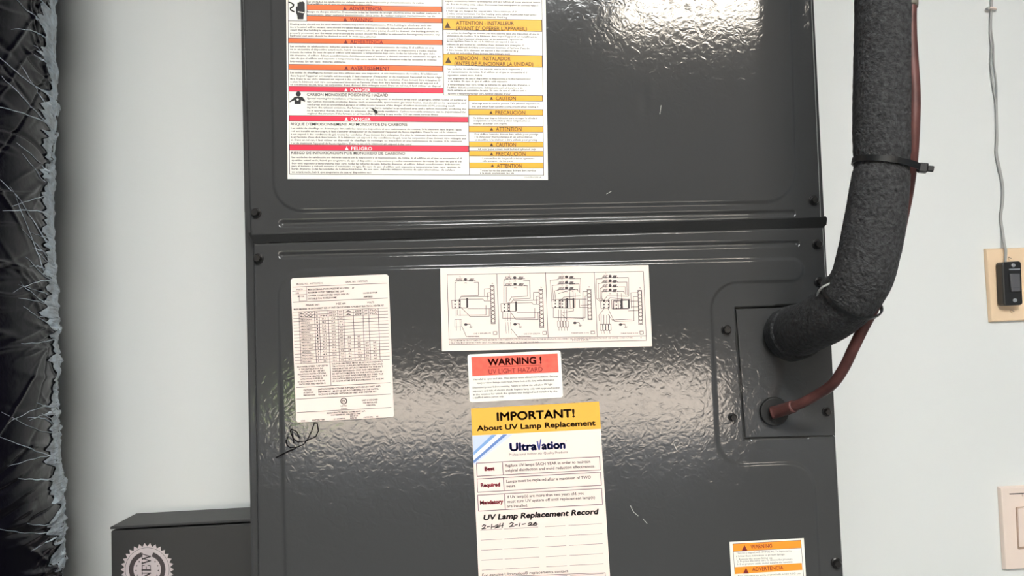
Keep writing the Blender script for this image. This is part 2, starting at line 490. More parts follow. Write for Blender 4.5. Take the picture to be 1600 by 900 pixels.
for t, x0, x1, y, zz in (('ATTENTION - INSTALLEUR', 400, 1090, 272, a3), ("(AVANT D' OPERER L'APPAREIL)", 400, 1245, 335, a3),
                         ('ATENCIÓN - INSTALADOR', 380, 1050, 693, a3), ('(ANTES DE FUNCIONAR LA UNIDAD)', 380, 1320, 756, a3),
                         ('CAUTION', 860, 1095, 552, a4), ('PRECAUCIÓN', 855, 1205, 718, a4), ('ATTENTION', 875, 1180, 165, a5),
                         ('CAUTION', 875, 1115, 350, a5), ('PRECAUCIÓN', 875, 1230, 460, a5), ('ATTENTION', 885, 1185, 601, a5)):
    p, q = zz(x0, y), zz(x1, y); sl_ = .9 if zz is a3 else .2
    yb = Print(); yb.text(t, p[0], p[1], q[0], q[1]+sl_, 5.6, .015)
    if zz is not a3: tri(yb, p[0]-6.8, p[1], 2.8)
    yb.build('heading_lettering', M_brown_ink, big, Y3)
for c in ((300, 303), (308, 718)):
    p = a3(*c); yb = Print(); tri(yb, p[0], p[1], 5); yb.build('warning_triangle', M_brown_ink, big, Y3)

EN = ("Heating units should not be used without routine inspection and maintenance. If the building in which any such device is "
      "located will be vacant, care should be taken that such device is routinely inspected and maintained. In the event that the "
      "building is exposed to freezing temperatures, all water piping should be drained, the building should be properly protected, and "
      "the water source should be closed. Should the building be exposed to freezing temperatures, any hydronic coil units should be "
      "drained as well. In such case, alternative heat sources should be utilized. ")
ES = ("Las unidades de calefacción no deberán usarse sin la inspección y el mantenimiento de rutina. Si el edificio en el que se "
      "encuentra el dispositivo estará vacío, habrá que asegurarse de que el dispositivo se inspeccione y reciba mantenimiento de "
      "rutina. En caso de que el edificio esté expuesto a temperaturas bajo cero, todas las tuberías de agua deberán drenarse, el "
      "edificio deberá acondicionarse debidamente para el invierno y deberá cerrarse el suministro de agua. En caso de que el edificio "
      "esté expuesto a temperaturas bajo cero, también deberán drenarse todas las unidades de bobinas hidrónicas. En ese caso, deberán utilizarse fuentes de calor alternativas. ")
FR = ("Les unités de chauffage ne doivent pas être utilisées sans une inspection et une maintenance de routine. Si le bâtiment dans "
      "lequel l'appareil est installé est inoccupé, il faut s'assurer d'inspecter et de maintenir l'appareil de façon régulière. Dans le cas où "
      "le bâtiment est exposé à des conditions de gel, toutes les conduites d'eau doivent être vidangées. De plus, le bâtiment doit être "
      "correctement hivernisé et l'arrivée d'eau doit être fermée. Si le bâtiment est exposé à des conditions de gel, tous les serpentins "
      "d'eau doivent être vidangés aussi. Dans un tel cas, il faut utiliser un dispositif de chauffage de rechange. ")
CO = ("Special warning for installation of furnaces or air handling units in enclosed areas such as garages, utility rooms or parking areas. Carbon "
      "monoxide producing devices (such as automobile, space heater, gas water heater, etc.) should not be operated in enclosed areas such "
      "as unventilated garages or utility rooms because of the danger of carbon monoxide (CO) poisoning resulting from the exhaust "
      "emissions. If a furnace or air handler is installed in an enclosed area and a carbon monoxide producing device is operated therein, there "
      "must be adequate, direct outside ventilation. Carbon monoxide emissions can be (re)circulated throughout the structure if the furnace or "
      "air handler is operating in any mode. CO can cause serious illness including permanent brain damage or death. ")
INS = ("Inspect connections before operating the unit and tighten all loose electrical terminals. For the heating units, adjust thermostat heat "
       "anticipator to correct value listed in installation manual. Field lugs are designed for copper wire. Use a minimum of 60 C wire. ")
class Feeder:
    def __init__(s, t): s.t = t; s.i = 0
    def take(s, n):
        out = ''
        while len(out) < n: out += s.t[s.i:s.i+n-len(out)]; s.i = (s.i+n) % len(s.t) if s.i+n >= len(s.t) else s.i+n
        return out.strip() or 'and'
def para(pr, feed, zz, x0, rows, slope, h, cpx):
    """rows = (y, right end) in zoom units; cpx = pixels per character"""
    for r in rows:
        y, xe = r[0], r[1]; xs = r[2] if len(r) > 2 else x0
        p = zz(xs, y); q = zz(xe, y); wd = q[0]-p[0]
        pr.text(feed.take(max(4, int(wd/cpx))), p[0], p[1], q[0], p[1]+wd*slope, h, .02, 1)
H, CP = 2.6, 1.93
para(fp, Feeder(ES), a1, 245, [(16, 1370), (38, 875)], .010, H, CP)
para(fp, Feeder("Riesgo de choque eléctrico. Desconecte todas las fuentes de energía eléctrica antes de realizar cualquier mantenimiento. "), a1, 245, [(112, 1525), (141, 1475)], .012, H, CP)
para(fp, Feeder(EN), a1, 82, [(230, 1440), (260, 1440), (287, 1510), (316, 1520), (343, 910)], .011, H, CP)
para(fp, Feeder(ES), a1, 82, [(445, 1460), (473, 1490), (500, 1475), (530, 1530), (560, 1490), (590, 615)], .011, H, CP)
para(fp, Feeder(FR), a1, 82, [(697, 1500), (728, 1540), (757, 1530), (785, 1500), (812, 1530)], .010, H, CP)
for t, x0, x1, y in (('CARBON MONOXIDE POISONING HAZARD', 222, 935, 100), ("RISQUE D'EMPOISONNEMENT AU MONOXYDE DE CARBONE", 80, 1105, 359), ('RIESGO DE INTOXICACION POR MONOXIDO DE CARBONO', 85, 1085, 612)):
    p, q = a2(x0, y), a2(x1, y); hh = Print(); hh.text(t, p[0], p[1], q[0], q[1]+.9, 4.2, .012); hh.build('hazard_lettering', M_ink, big, Y3)
e4 = lambda x: ((660+x/7.5)-440)*5.623
e5 = lambda x: ((660+x/7.619)-440)*5.623
para(fp, Feeder(CO), a2, 224, [(133, e4(520)), (160, e4(510)), (187, e4(380)), (213, e4(515)), (240, e4(510)), (265, e4(185))], .0095, H, CP)
para(fp, Feeder(FR), a2, 82, [(395, e5(465)), (420, e5(410)), (447, e5(520)), (473, e5(520)), (498, e5(470)), (527, 1140)], .008, H, CP)
para(fp, Feeder(ES), a2, 88, [(650, e5(470)), (677, e5(465)), (703, e5(455)), (727, e5(455)), (752, e5(385)), (780, 785)], .007, H, CP)
para(fp, Feeder(INS), a3, 285, [(12, 1405, 270), (50, 1375), (94, 655), (128, 1130), (162, 1355), (198, 1010)], .013, H, 1.75)
para(fp, Feeder(FR), a3, 288, [(390, 1390), (424, 1360), (460, 1200), (489, 1130), (528, 1215), (561, 1275), (594, 1140), (630, 1045)], .013, H, 1.75)
para(fp, Feeder(ES), a4, 297, [(205, 1175), (243, 1225), (282, 700), (318, 1270), (350, 995), (390, 1260), (424, 1175), (456, 1220), (496, 1035)], .006, H, 1.75)
para(fp, Feeder("Wet rags must be used to protect TXV (thermal expansion valve) and other heat sensitive components when brazing. "), a4, 580, [(611, 1375), (649, 1360)], .004, H, 1.8)
para(fp, Feeder("Se deben usar trapos húmedos para proteger la válvula de expansión del termostato y otros componentes sensibles al soldar con soplete. "), a4, 600, [(781, 1345), (815, 1265), (848, 990)], .003, H, 1.8)
para(fp, Feeder("Des chiffons humides doivent être utilisés pour protéger le détendeur thermostatique et les autres éléments sensibles à la chaleur. "), a5, 622, [(225, 1380), (258, 1310), (293, 1365)], .002, H, 1.8)
para(fp, Feeder("All door panel screws must be hand tightened only. "), a5, 660, [(403, 1355)], .002, H, 1.8)
para(fp, Feeder("Los tornillos de los paneles deben apretarse sólo a mano. "), a5, 715, [(515, 1335), (545, 1080)], .002, H, 1.8)
para(fp, Feeder("Toutes les vis des panneaux doivent être serrées à la main seulement. "), a5, 685, [(658, 1350), (690, 1090)], .002, H, 1.8)
fp.text('0140M00273-A', *a5(1215, 740), a5(1415, 740)[0], None, 2.2, 0, 1)
fp.build('fine_print', M_grey_ink, big, Y2)
# pictograms: hand with lightning, person overcome by fumes
pg = Print()
pg.poly([a1(*p) for p in ((138, 65), (152, 60), (152, 22), (165, 24), (175, 14), (188, 18), (204, 12), (222, 26), (224, 110), (212, 150), (210, 185), (154, 185), (150, 150), (138, 120))])
pg.line([a1(*p) for p in ((72, 22), (95, 28), (116, 45), (110, 62), (84, 78), (88, 96), (118, 112))], 2.2)
pg.build('pictogram', M_ink, big, Y2); pg = Print()
pg.poly([a2(*p) for p in ((68, 160), (100, 135), (115, 118), (182, 118), (206, 150), (206, 165), (170, 150), (168, 184), (114, 184), (114, 150), (70, 168))])
pg.poly([tuple(p) for p in disc_px(*a2(147, 95), 4, 12)])
pg.build('pictogram', M_ink, big, Y2)
pg = Print().line([a1(160, 113), a1(212, 122)], 1.4); pg.build('pictogram_detail', M_ivory, big, Y3); pg = Print(); pg.poly([tuple(p) for p in disc_px(*a2(141, 143), 1.8, 10)]); pg.build('pictogram_detail', M_ivory, big, Y3)
pg = Print().poly([a2(*p) for p in ((788, 216), (812, 228), (835, 237), (848, 258), (826, 268), (812, 250), (800, 232))]).line([a2(765, 262), a2(784, 276)], .8)
pg.build('ink_smudge', M_ink, big, Y3-.0004)

# ------------------------------------------------------------------ rating plate
rp_q = np.array([(454, 434.8), (607, 428.4), (615.8, 652.4), (463, 661)])
def RL(u, v):
    a, b = u/152, v/226
    p = rp_q[0]*(1-a)*(1-b)+rp_q[1]*a*(1-b)+rp_q[2]*a*b+rp_q[3]*(1-a)*b
    return tuple(p)
rp = sheet('rating_label', rounded([(*q, 5) for q in rp_q], 5), M_pink, 'white rating plate label with a ruled data table')
fl_ = Print(); tx = Print()
tx.text('MODEL NO.  AVPTC37C14', 9, 9.5, 49, None, 2.6, .01); tx.text('SERIAL NO.  1909276570', 85, 9.5, 119, None, 2.6, .01)
fl_.line([(3, 14), (149, 14)], .75)
for i, (t, e) in enumerate((('MAX EXTERNAL STATIC PRESSURE ALLOWED    .50', 98), ('MAXIMUM OUTLET TEMPERATURE  200F', 82), ('COPPER CONDUCTORS ONLY: 600V CU', 90), ('SUITABLE FOR MOBILE HOME', 70))):
    tx.text(t, 26, 19+i*4.7, e, None, 2.5, .03, 1)
for i, (t, s, e) in enumerate((('VOLTS', 8, 18), ('208', 7, 12), ('MOTOR', 10, 20))): tx.text(t, s, 18+i*5.5, e, None, 2.3, .03, 1)
fl_.line([(2, 20.5), (24, 20.5)], .6); fl_.line([(2, 26), (24, 26)], .6); fl_.line([(12, 26), (12, 36), (23, 36)], .6); fl_.line([(24, 14), (24, 36)], .6)
tx.text('LOCK ROTOR', 112, 28, 134, None, 2.4, .03, 1); tx.text('AMPERES', 112, 34, 126, None, 2.4, .03, 1)
fl_.line([(2, 37.5), (149, 37.5)], .75)
for t, s, e in (('PHASE 60/1', 22, 43), ('HZ 60', 69, 84), ('VOLTS', 117, 128)): tx.text(t, s, 43, e, None, 2.5, .03, 1)
tx.text('MAIN BREAKER OR DISCONNECT SIZE OF UNIT CIRCUIT WHEN SUPPLIED BY ELECTRICAL HEATER KIT', 3, 48.7, 143, None, 2.4, .03, 1)
cols = [11, 35, 42, 56, 71, 80, 95, 110, 119, 134]
top, rh, nr = 53, 5.05, 16
for k in range(nr+1):
    y = top+k*rh if k != 1 else top+rh
    fl_.line([(2, y), (148.5, y)], .65)
for c in cols: fl_.line([(c, top), (c, top+nr*rh)], .8)
for k in range(nr):
    y = top+(k+.5)*rh
    if k < 2:
        for j, c in enumerate(cols[:-1]):
            if j != 2 or k: tx.text(('kW', 'HEATER', 'PH', 'MCA', 'MOP', 'A', '208', '240', 'FLA')[j], c+2, y, cols[j+1]-2, None, 2.3, .03, 1)
        continue
    tx.text('HKSC%02dXC' % (3+k), 13, y, 31 if k % 3 else 27, None, 2.3, .03, 1)
    tx.text('1' if k < 10 else '3', 37.5, y, 39.5, None, 2.4, .03, 1)
    for j in range(3, 10):
        lo, hi = (42, 56, 71, 80, 95, 110, 119, 134, 148)[j-3:j-1]
        if j <= 5 or (k >= 8 and (j <= 7 or k >= 10)):
            wdt = 6 if j < 5 else 5
            m_ = (lo+hi)/2; tx.text('%d.%d' % ((k*7+j*11) % 60+4, (k*j) % 10) if wdt > 5 or k % 2 else '%d' % ((k*9+j*5) % 60+10), m_-wdt/2, y, m_+wdt/2, None, 2.3, .03, 1)
y0 = top+nr*rh
fl_.line([(56, y0), (56, y0+36)], .75)
SM = Feeder("BLOWER SPEED TAP SETTING FOR HEATING MUST BE SET ACCORDING TO THE INSTALLATION INSTRUCTIONS SUPPLIED WITH EACH UNIT AND HEATER KIT. ")
for k in range(8):
    tx.text(SM.take(22), 5+(k % 3)*2, y0+5+k*3.9, 52-(k*7 % 9), None, 2.2, .03, 1)
    tx.text(SM.take(38), 59, y0+3+k*3.9, 138-(k*13 % 34 if k % 3 == 0 else 0), None, 2.2, .03, 1)
fl_.line([(2, y0+37), (148, y0+37)], .75)
for k in range(3):
    tx.text(('CAUTION', 'ATTENTION', 'PRECAUCION')[k], 13, y0+41.5+k*4.1, 13+12+k*3, None, 2.3, .03, 1)
    tx.text(SM.take(48), 36, y0+41.5+k*4.1, 133-k*3, None, 2.3, .03, 1)
fl_.line([(2, y0+55), (148, y0+55)], .75)
tx.text('UNIT IS DESIGNED', 103, y0+62.5, 128, None, 2.3, .03, 1); tx.text('FOR VERTICAL AND', 105, y0+66.5, 127, None, 2.3, .03, 1); tx.text('HORIZONTAL', 110, y0+70.5, 124, None, 2.3, .03, 1)
c = np.array((75, y0+62))
fl_.line([c+4.6*np.array((math.cos(a), math.sin(a))) for a in np.linspace(0, 2*PI, 18)], 1.3); tx.text('ETL', 72.3, c[1], 77.7, None, 3.6, .03); tx.text('LISTED', 70, c[1]+7.5, 80, None, 2, .02, 1); tx.text('3039961', 70, c[1]+12, 80, None, 2, .02, 1)
fl_.line([(2, y0+76), (148, y0+76)], .75)
tx.text('MANUFACTURING COMPANY, L.P.', 48, y0+79.5, 108, None, 2.3, .03, 1); tx.text('19001 KERMIER RD., WALLER TX 77484', 54, y0+83, 100, None, 2.2, .03, 1); tx.text('MADE IN USA', 84, y0+86, 96, None, 2, .03, 1)
for t, s, e in (('W/H/D', 7, 14), ('INTERTEK', 25, 45), ('0140M00', 58, 76), ('REV A', 84, 94), ('PATENTS', 105, 119), ('XX', 124, 128)): tx.text(t, s, y0+89.3, e, None, 2.1, .03, 1)
fl_.line([(2, y0+91.8), (148, y0+91.8)], .75)
fl_.build('ruled_lines', M_grey_ink, rp, Y1, fn=RL); tx.build('fine_print', M_ink, rp, Y2, fn=RL)

# ------------------------------------------------------------------ wiring diagram label
wd = sheet('wiring_label', rounded([(687.6, 419.3, 1), (1013.4, 414.2, 1), (1019, 541, 1), (690.6, 549, 1)], 3), M_pink, 'wide white label with four wiring diagrams')
zw = zoomer(680, 405, 1600/350)
W_ = Print(); T_ = Print(); D_ = Print()
def wl(*pts, w=.75): W_.line([zw(*p) for p in pts], w)
def wt(t, x0, y0, x1, y1=None, h=10, b=.01): T_.text(t, *zw(x0, y0), *zw(x1, y1 if y1 is not None else y0), h/4.571, b, 1)
wl((85, 110), (1487, 88), (1508, 580), (100, 612), (85, 110)); wl((97, 572), (1503, 548))
for xt, xb in ((440, 458), (788, 806), (1135, 1158)): wl((xt, 104 if xt < 500 else 96), (xb, 560 if xt < 900 else 552), w=.8)
def coil(x, y, s=1.0):
    """heating element with limit switch and fuse"""
    for i in range(5): D_.line([zw(x+i*9*s, y+8), zw(x+(i*9+7)*s, y-10)], .9)
    D_.poly([tuple(p) for p in disc_px(*zw(x+68*s, y-4), 2.6, 10, 2.1)])
    for i in range(4): D_.line([zw(x+(95+i*8)*s, y+8), zw(x+(102+i*8)*s, y-8)], 1.2)
    wl((x-8*s, y+8), (x+140*s, y+4)); wt('TL', x+25*s, y-22, x+35*s, h=8); wt('HTR', x+60*s, y+22, x+78*s, h=8)
def terminals(x, y, n, pitch=29):
    wl((x-14, y-18), (x+12, y-18), (x+20, y+pitch*n-8), (x-8, y+pitch*n-8), (x-14, y-18), w=.9)
    for i in range(n):
        cx, cy = x-1+i*.9, y+i*pitch
        W_.line([tuple(p) for p in disc_px(*zw(cx, cy), 2.9, 10)], .75, True)
    wt('TB', x-6, y-34, x+6, h=9)
def contact_block(x, y):
    wl((x, y), (x+62, y-2), (x+62, y+55), (x+2, y+57), (x, y))
    for i in (0, 1):
        for j in (0, 1, 2): D_.poly([tuple(p) for p in disc_px(*zw(x+24+i*32, y+6+j*22), 1.3, 8)])
def motor(x, y):
    wl((x-55, y+30), (x-55, y-30), (x-2, y-32), (x, y+30), (x-55, y+30)); D_.poly([zw(x-4, y-40), zw(x+9, y-40), zw(x+10, y+28), zw(x-3, y+28)])
def ground(x, y): D_.poly([tuple(p) for p in disc_px(*zw(x, y), 2.8, 10, 2)]); wl((x+12, y-4), (x+30, y-4), (x+38, y+18)); wl((x+28, y+18), (x+48, y+16)); wl((x+32, y+24), (x+44, y+23))
# diagram one
coil(148, 148); wl((142, 300), (142, 168), (150, 165)); wl((278, 165), (308, 165), (308, 258), (188, 262), (175, 285))
contact_block(118, 294); motor(225, 318); wl((230, 286), (340, 284), (350, 298), (395, 298)); wl((232, 352), (400, 352)); wl((190, 268), (385, 266))
terminals(408, 208, 9); wl((395, 210), (352, 212), (352, 262)); wl((395, 238), (372, 240), (375, 292)); wl((385, 352), (385, 408), (250, 410), (185, 345)); wl((362, 330), (362, 398), (160, 400), (160, 360))
for i in (0, 1): wl((150+i*28, 365), (150+i*28, 405), w=.5); wl((150+i*28, 430), (152+i*28, 510), w=.5)
wl((140, 432), (188, 432), (190, 482), (140, 484), (140, 432), w=.45); ground(218, 467); wl((190, 478), (222, 552), (310, 550))
wt('FACTORY WIRING', 236, 552, 316, h=9); wt('ONE 10 KW & BELOW', 275, 532, 398, 528, h=11); wl((415, 518), (440, 517), (441, 538), (416, 539), (415, 518))
# diagram two
coil(500, 135); coil(502, 182); wl((490, 310), (490, 155), (500, 152)); wl((508, 310), (508, 198)); wl((630, 155), (675, 153), (678, 280), (560, 285), (540, 315)); wl((632, 190), (658, 190), (660, 264), (545, 270), (528, 300))
contact_block(470, 318); motor(575, 342); wl((585, 312), (690, 310), (700, 322), (745, 322)); wl((585, 380), (750, 380)); wl((560, 296), (735, 292))
terminals(756, 235, 9); wl((742, 235), (702, 237), (702, 290)); wl((742, 265), (722, 266), (725, 320)); wl((735, 380), (736, 432), (575, 430), (530, 365)); wl((712, 350), (712, 420), (482, 422), (482, 375))
for i in (0, 1, 2): wl((500+i*18, 385), (500+i*18, 440), w=.5); wl((502+i*18, 450), (508+i*18, 530), w=.5)
ground(570, 465); wl((545, 500), (590, 555), (680, 552)); wt('FACTORY WIRING', 600, 552, 684, h=9); wt('ONE 15 KW & BELOW', 632, 534, 750, 531, h=10); wl((768, 517), (793, 516), (794, 537), (769, 538), (768, 517))
# diagram three
for k in range(3): coil(882, 130+k*40, .82)
for k, xx in enumerate((822, 836, 852)): wl((xx+10, 300), (xx, 150+k*38), (880, 145+k*38))
for k, xx in enumerate((1038, 1028, 1018)): wl((985, 138+k*40), (xx, 137+k*40), (xx+2, 245-k*8))
wl((880, 245), (960, 222), (985, 230), (988, 370), (910, 380)); wl((890, 300), (920, 270), (1040, 262)); wl((905, 305), (935, 285), (1080, 285)); wl((960, 230), (965, 345)); wl((1000, 240), (1000, 345))
contact_block(834, 290); contact_block(884, 292); motor(940, 318); motor(985, 320); wl((1030, 290), (1032, 345), (1090, 345)); wl((1040, 330), (1095, 328))
terminals(1100, 232, 8, 26); wl((1085, 230), (1055, 232), (1056, 440)); wl((1085, 262), (1070, 264), (1070, 420), (845, 418), (845, 350)); wl((905, 395), (940, 428), (1056, 424))
for i in range(4): wl((880+i*20, 360), (880+i*20, 440)); wl((874+i*20, 442), (890+i*20, 442), (892+i*20, 484), (876+i*20, 484), (874+i*20, 442)); wl((882+i*20, 486), (884+i*20, 510))
ground(998, 455); wt('THREE PHASE 15 KW', 972, 528, 1098, 526, h=9); wl((1112, 514), (1137, 513), (1138, 533), (1113, 534), (1112, 514))
# diagram four
for k in range(4): coil(1196, 125+k*33, .78)
for k, xx in enumerate((1150, 1166, 1180, 1190)): wl((xx+25, 300), (xx, 280), (xx-2 if k else xx, 142+k*33), (1194, 138+k*33))
for k, xx in enumerate((1380, 1370, 1358, 1348)): wl((1300, 132+k*33), (xx, 131+k*33), (xx+2, 262-k*6))
wl((1200, 300), (1230, 262), (1380, 265)); wl((1215, 310), (1250, 275), (1395, 290)); wl((1300, 240), (1310, 350)); wl((1330, 245), (1340, 352)); wl((1260, 290), (1385, 292), (1388, 350), (1262, 355), (1260, 290))
contact_block(1182, 295); contact_block(1270, 300); motor(1330, 325); motor(1380, 325); wl((1395, 300), (1450, 298)); wl((1400, 342), (1450, 340)); wl((1380, 370), (1460, 365))
terminals(1462, 240, 9, 26); wl((1448, 238), (1398, 240), (1402, 350)); wl((1448, 266), (1415, 268), (1420, 440), (1280, 445), (1235, 355)); wl((1205, 355), (1170, 400), (1172, 440)); wl((1235, 395), (1265, 435), (1405, 428))
for i in range(4): wl((1185+i*20, 395+i*3), (1185+i*20, 462)); wl((1178+i*20, 464), (1195+i*20, 464), (1197+i*20, 508), (1180+i*20, 508), (1178+i*20, 464)); wl((1186+i*20, 510), (1188+i*20, 530))
ground(1324, 467); wt('THREE PHASE 20 KW', 1325, 530, 1450, 528, h=9); wl((1462, 514), (1486, 513), (1487, 535), (1463, 536), (1462, 514))
wt('NOTE: MINIMUM CIRCUIT AMPACITY AND MAXIMUM OVERCURRENT PROTECTION ARE SHOWN ON THE RATING PLATE. DISCONNECT ALL POWER BEFORE SERVICING THE UNIT. USE COPPER CONDUCTORS', 110, 582, 1410, 560, h=10)
wt('FIELD WIRE MUST BE RATED FOR AT LEAST 75 C. REPLACEMENT WIRE MUST BE THE SAME GAUGE AND', 110, 598, 740, 592, h=10); wt('FUSE LINK', 980, 578, 1100, 576, h=9); wt('A', 1465, 558, 1475, h=12, b=.03)
W_.build('diagram_lines', M_grey_ink, wd, Y1); T_.build('fine_print', M_grey_ink, wd, Y1); D_.build('diagram_symbols', M_grey_ink, wd, Y2)

# ------------------------------------------------------------------ small UV hazard sticker
uw = sheet('hazard_sticker', rounded([(730.3, 554, 4), (876, 547.6, 4), (880, 621, 4), (734, 628.6, 4)], 5), M_ivory, 'small rounded white sticker with a red warning band')
zu = zoomer(720, 540, 1600/180)
M_redf = mat('faded_red_print', lin(244, 96, 78), .5, var=(220, .18))
Print().poly([zu(145, 160), zu(1345, 110), zu(1358, 370), zu(160, 424)]).build('red_band', M_redf, uw, Y1)
t = Print(); t.text('WARNING !', *zu(375, 232), *zu(1118, 200), 10.2, .01, 4, 0, .4); t.line([zu(390, 300), zu(1120, 268)], .7)
t.text('UV LIGHT HAZARD', *zu(385, 362), *zu(1135, 328), 7.4, .004, 4); t.build('heading_lettering', M_red_ink, uw, Y2)
t = Print()
for s_, x0, x1, y in (('Harmful to eyes and skin. This device emits ultraviolet radiation. Serious', 175, 1350, 470), ('injury or vision damage could result. Never look at the lamp while illuminated', 225, 1290, 520),
                      ('Disconnect power before servicing. Failure to follow this will allow UV light', 165, 1275, 582), ('exposure and risk of electric shock. Replace lamp only with approved power', 165, 1380, 632),
                      ('in the location for which the system was designed and installed by the', 170, 1340, 680), ('a qualified service person only.', 165, 600, 722)):
    wdt = (x1-x0); t.text(s_, *zu(x0, y), *zu(x1, y-wdt*.042), 2.8, .016, 1)
t.build('fine_print', M_grey_ink, uw, Y2)

# ------------------------------------------------------------------ UV lamp replacement label
imp = sheet('replacement_label', [(736, 638.4), (936, 627.4), (958.5, 985), (752, 995)], M_pink, 'tall pale label with yellow header and handwritten lamp replacement dates')
zi = zoomer(725, 620, 1592/230); zj = zoomer(725, 740, 1350/240)
Print().poly([(736, 638.4), (936, 627.4), (938.9, 670.2), (737.8, 680.6)]).build('yellow_band', mat('amber_print', lin(240, 178, 62), .45), imp, Y1)
t = Print(); t.text('IMPORTANT!', *zi(358, 216), *zi(1192, 176), 12.2, 0, 4, 0, .85); t.text('About UV Lamp Replacement', *zi(140, 342), *zi(1420, 280), 7.8, .008, 3, 0, .42); t.build('heading_lettering', M_brown_ink, imp, Y2)
# blue lamp-tube picture in the corner
for q, col in ((((92, 422), (300, 412), (100, 600)), (196, 208, 232)), (((100, 600), (300, 412), (355, 410), (98, 640)), (120, 160, 214)), (((98, 640), (355, 410), (420, 408), (102, 690)), (250, 250, 255)),
               (((102, 690), (420, 408), (470, 406), (106, 720)), (96, 130, 190)), (((106, 720), (470, 406), (530, 404), (230, 640), (112, 740)), (206, 214, 236))):
    Print().poly([zi(*p) for p in q]).build('tube_picture', mat('picture_tint', lin(*col), .4), imp, Y1)
M_blue = mat('blue_print', lin(52, 66, 150), .5)
t = Print(); t.text('Ultra', *zi(497, 545), *zi(784, 531), 11.5, .01, 4, 0, .75)
t.poly([zi(783, 478), zi(800, 478), (zi(812, 540)), zi(825, 458), zi(836, 452), zi(822, 575), zi(806, 576)]); t.text('ation', *zi(842, 528), *zi(1092, 515), 11.5, .01, 4, 0, .75)
t.build('logo_lettering', M_blue, imp, Y2)
t = Print(); t.text('Professional Indoor Air Quality Products', *zi(488, 626), *zi(1122, 596), 3.6, -.002, 2)
t.poly([tuple(p) for p in disc_px(*zi(1105, 478), .7, 8)])
for s_, x0, x1, y, zz in (('Replace UV lamps EACH YEAR in order to maintain', 445, 1365, 744, zi), ('original disinfection and mold reduction effectiveness.', 450, 1415, 796, zi)):
    t.text(s_, *zz(x0, y), *zz(x1, y-(x1-x0)*.05), 4.3, .014, 2)
for s_, x0, x1, y in (('Lamps must be replaced after a maximum of TWO', 372, 1115, 68), ('years.', 372, 455, 110), ('If UV lamp(s) are more than two years old, you', 380, 1055, 205), ('must turn UV system off until replacement lamp(s)', 380, 1150, 246), ('are installed.', 380, 560, 287), ('For genuine Ultravation® replacements contact', 160, 915, 893)):
    t.text(s_, *zj(x0, y), *zj(x1, y-(x1-x0)*.05), 4.2, .014, 2)
t.build('body_lettering', M_grey_ink, imp, Y2)
t = Print(); t.text('Best', *zi(224, 780), *zi(328, 774), 5.6, .01, 3, 0, .4); t.text('Required', *zj(148, 102), *zj(315, 94), 5.6, .01, 3, 0, .4); t.text('Mandatory', *zj(142, 256), *zj(342, 244), 5.6, .01, 3, 0, .4)
t.build('red_lettering', mat('crimson_ink', lin(186, 30, 60), .5), imp, Y2)
t = Print(); t.text('UV Lamp Replacement Record', *zj(174, 386), *zj(1178, 332), 8.0, .01, 3, .22, .45); t.build('record_lettering', M_ink, imp, Y2)
t = Print()
def cell(a, b, c_, d, zz, mx): t.line([zz(*p) for p in (a, b, c_, d)], 1.0, True); t.line([zz(*mx[0]), zz(*mx[1])], 1.0)
cell((135, 718), (1466, 648), (1474, 790), (142, 860), zi, ((415, 703), (425, 845)))
cell((115, 48), (1200, -12), (1208, 102), (120, 164), zj, ((345, 36), (353, 150)))
cell((120, 190), (1210, 130), (1218, 270), (127, 330), zj, ((355, 177), (363, 316)))
for k in range(6):
    yy = 498+k*88
    for x0, x1 in ((145, 330), (350, 650), (712, 890), (920, 1212)):
        xo = k*5; t.line([zj(x0+xo*.6, yy-(x0-145)*.055), zj(x1+xo*.6, yy-(x1-145)*.055)], .55)
t.line([zj(330, 905), zj(1240, 872), zj(1262, 1100)], .8)
t.build('ruled_lines', mat('violet_grey_ink', lin(100, 70, 84), .6), imp, Y1)
t = Print()
def pen(*pts, w=1.5): t.line([zj(*p) for p in pts], w)
pen((160, 462), (175, 450), (190, 456), (180, 472), (158, 486), (190, 482)); pen((205, 468), (225, 464)); pen((245, 446), (240, 482)); pen((252, 468), (275, 462))
pen((280, 456), (298, 450), (302, 460), (272, 478), (308, 470)); pen((318, 440), (312, 462), (342, 456)); pen((344, 436), (334, 476))
pen((402, 442), (418, 430), (434, 438), (424, 452), (402, 466), (440, 462)); pen((448, 452), (468, 448)); pen((492, 436), (484, 462)); pen((512, 446), (540, 441))
pen((566, 442), (580, 430), (596, 436), (584, 450), (564, 456), (604, 452)); pen((630, 428), (612, 440), (610, 452), (632, 454), (644, 444), (632, 434), (612, 446))
t.build('handwritten_dates', M_ink, imp, Y2)

# ------------------------------------------------------------------ orange label, lower right
ol = sheet('pressure_label', [(1140, 847), (1256, 841), (1264, 985), (1147, 992)], M_ivory, 'small white label with orange warning bands')
zo = zoomer(1120, 820, 1600/220)
for q in (((183, 218), (955, 175), (962, 262), (190, 304)), ((198, 482), (965, 434), (972, 514), (204, 560))):
    Print().poly([zo(*p) for p in q]).build('orange_band', mat('amber_orange_print', lin(255, 150, 36), .5), ol, Y1)
t = Print(); t.line([zo(183, 218), zo(955, 175), zo(1010, 900), zo(230, 930), zo(183, 218)], .6); t.line([zo(190, 304), zo(962, 262)], .5)
t.build('frame_lines', M_grey_ink, ol, Y2)
t = Print(); t.text('WARNING', *zo(385, 250), *zo(628, 236), 5.8, .012, 3); t.text('ADVERTENCIA', *zo(402, 506), *zo(756, 487), 5.8, .012, 3)
tri(t, *zo(316, 268), 5); tri(t, *zo(332, 525), 5); t.build('heading_lettering', M_red_ink, ol, Y3)
t = Print()
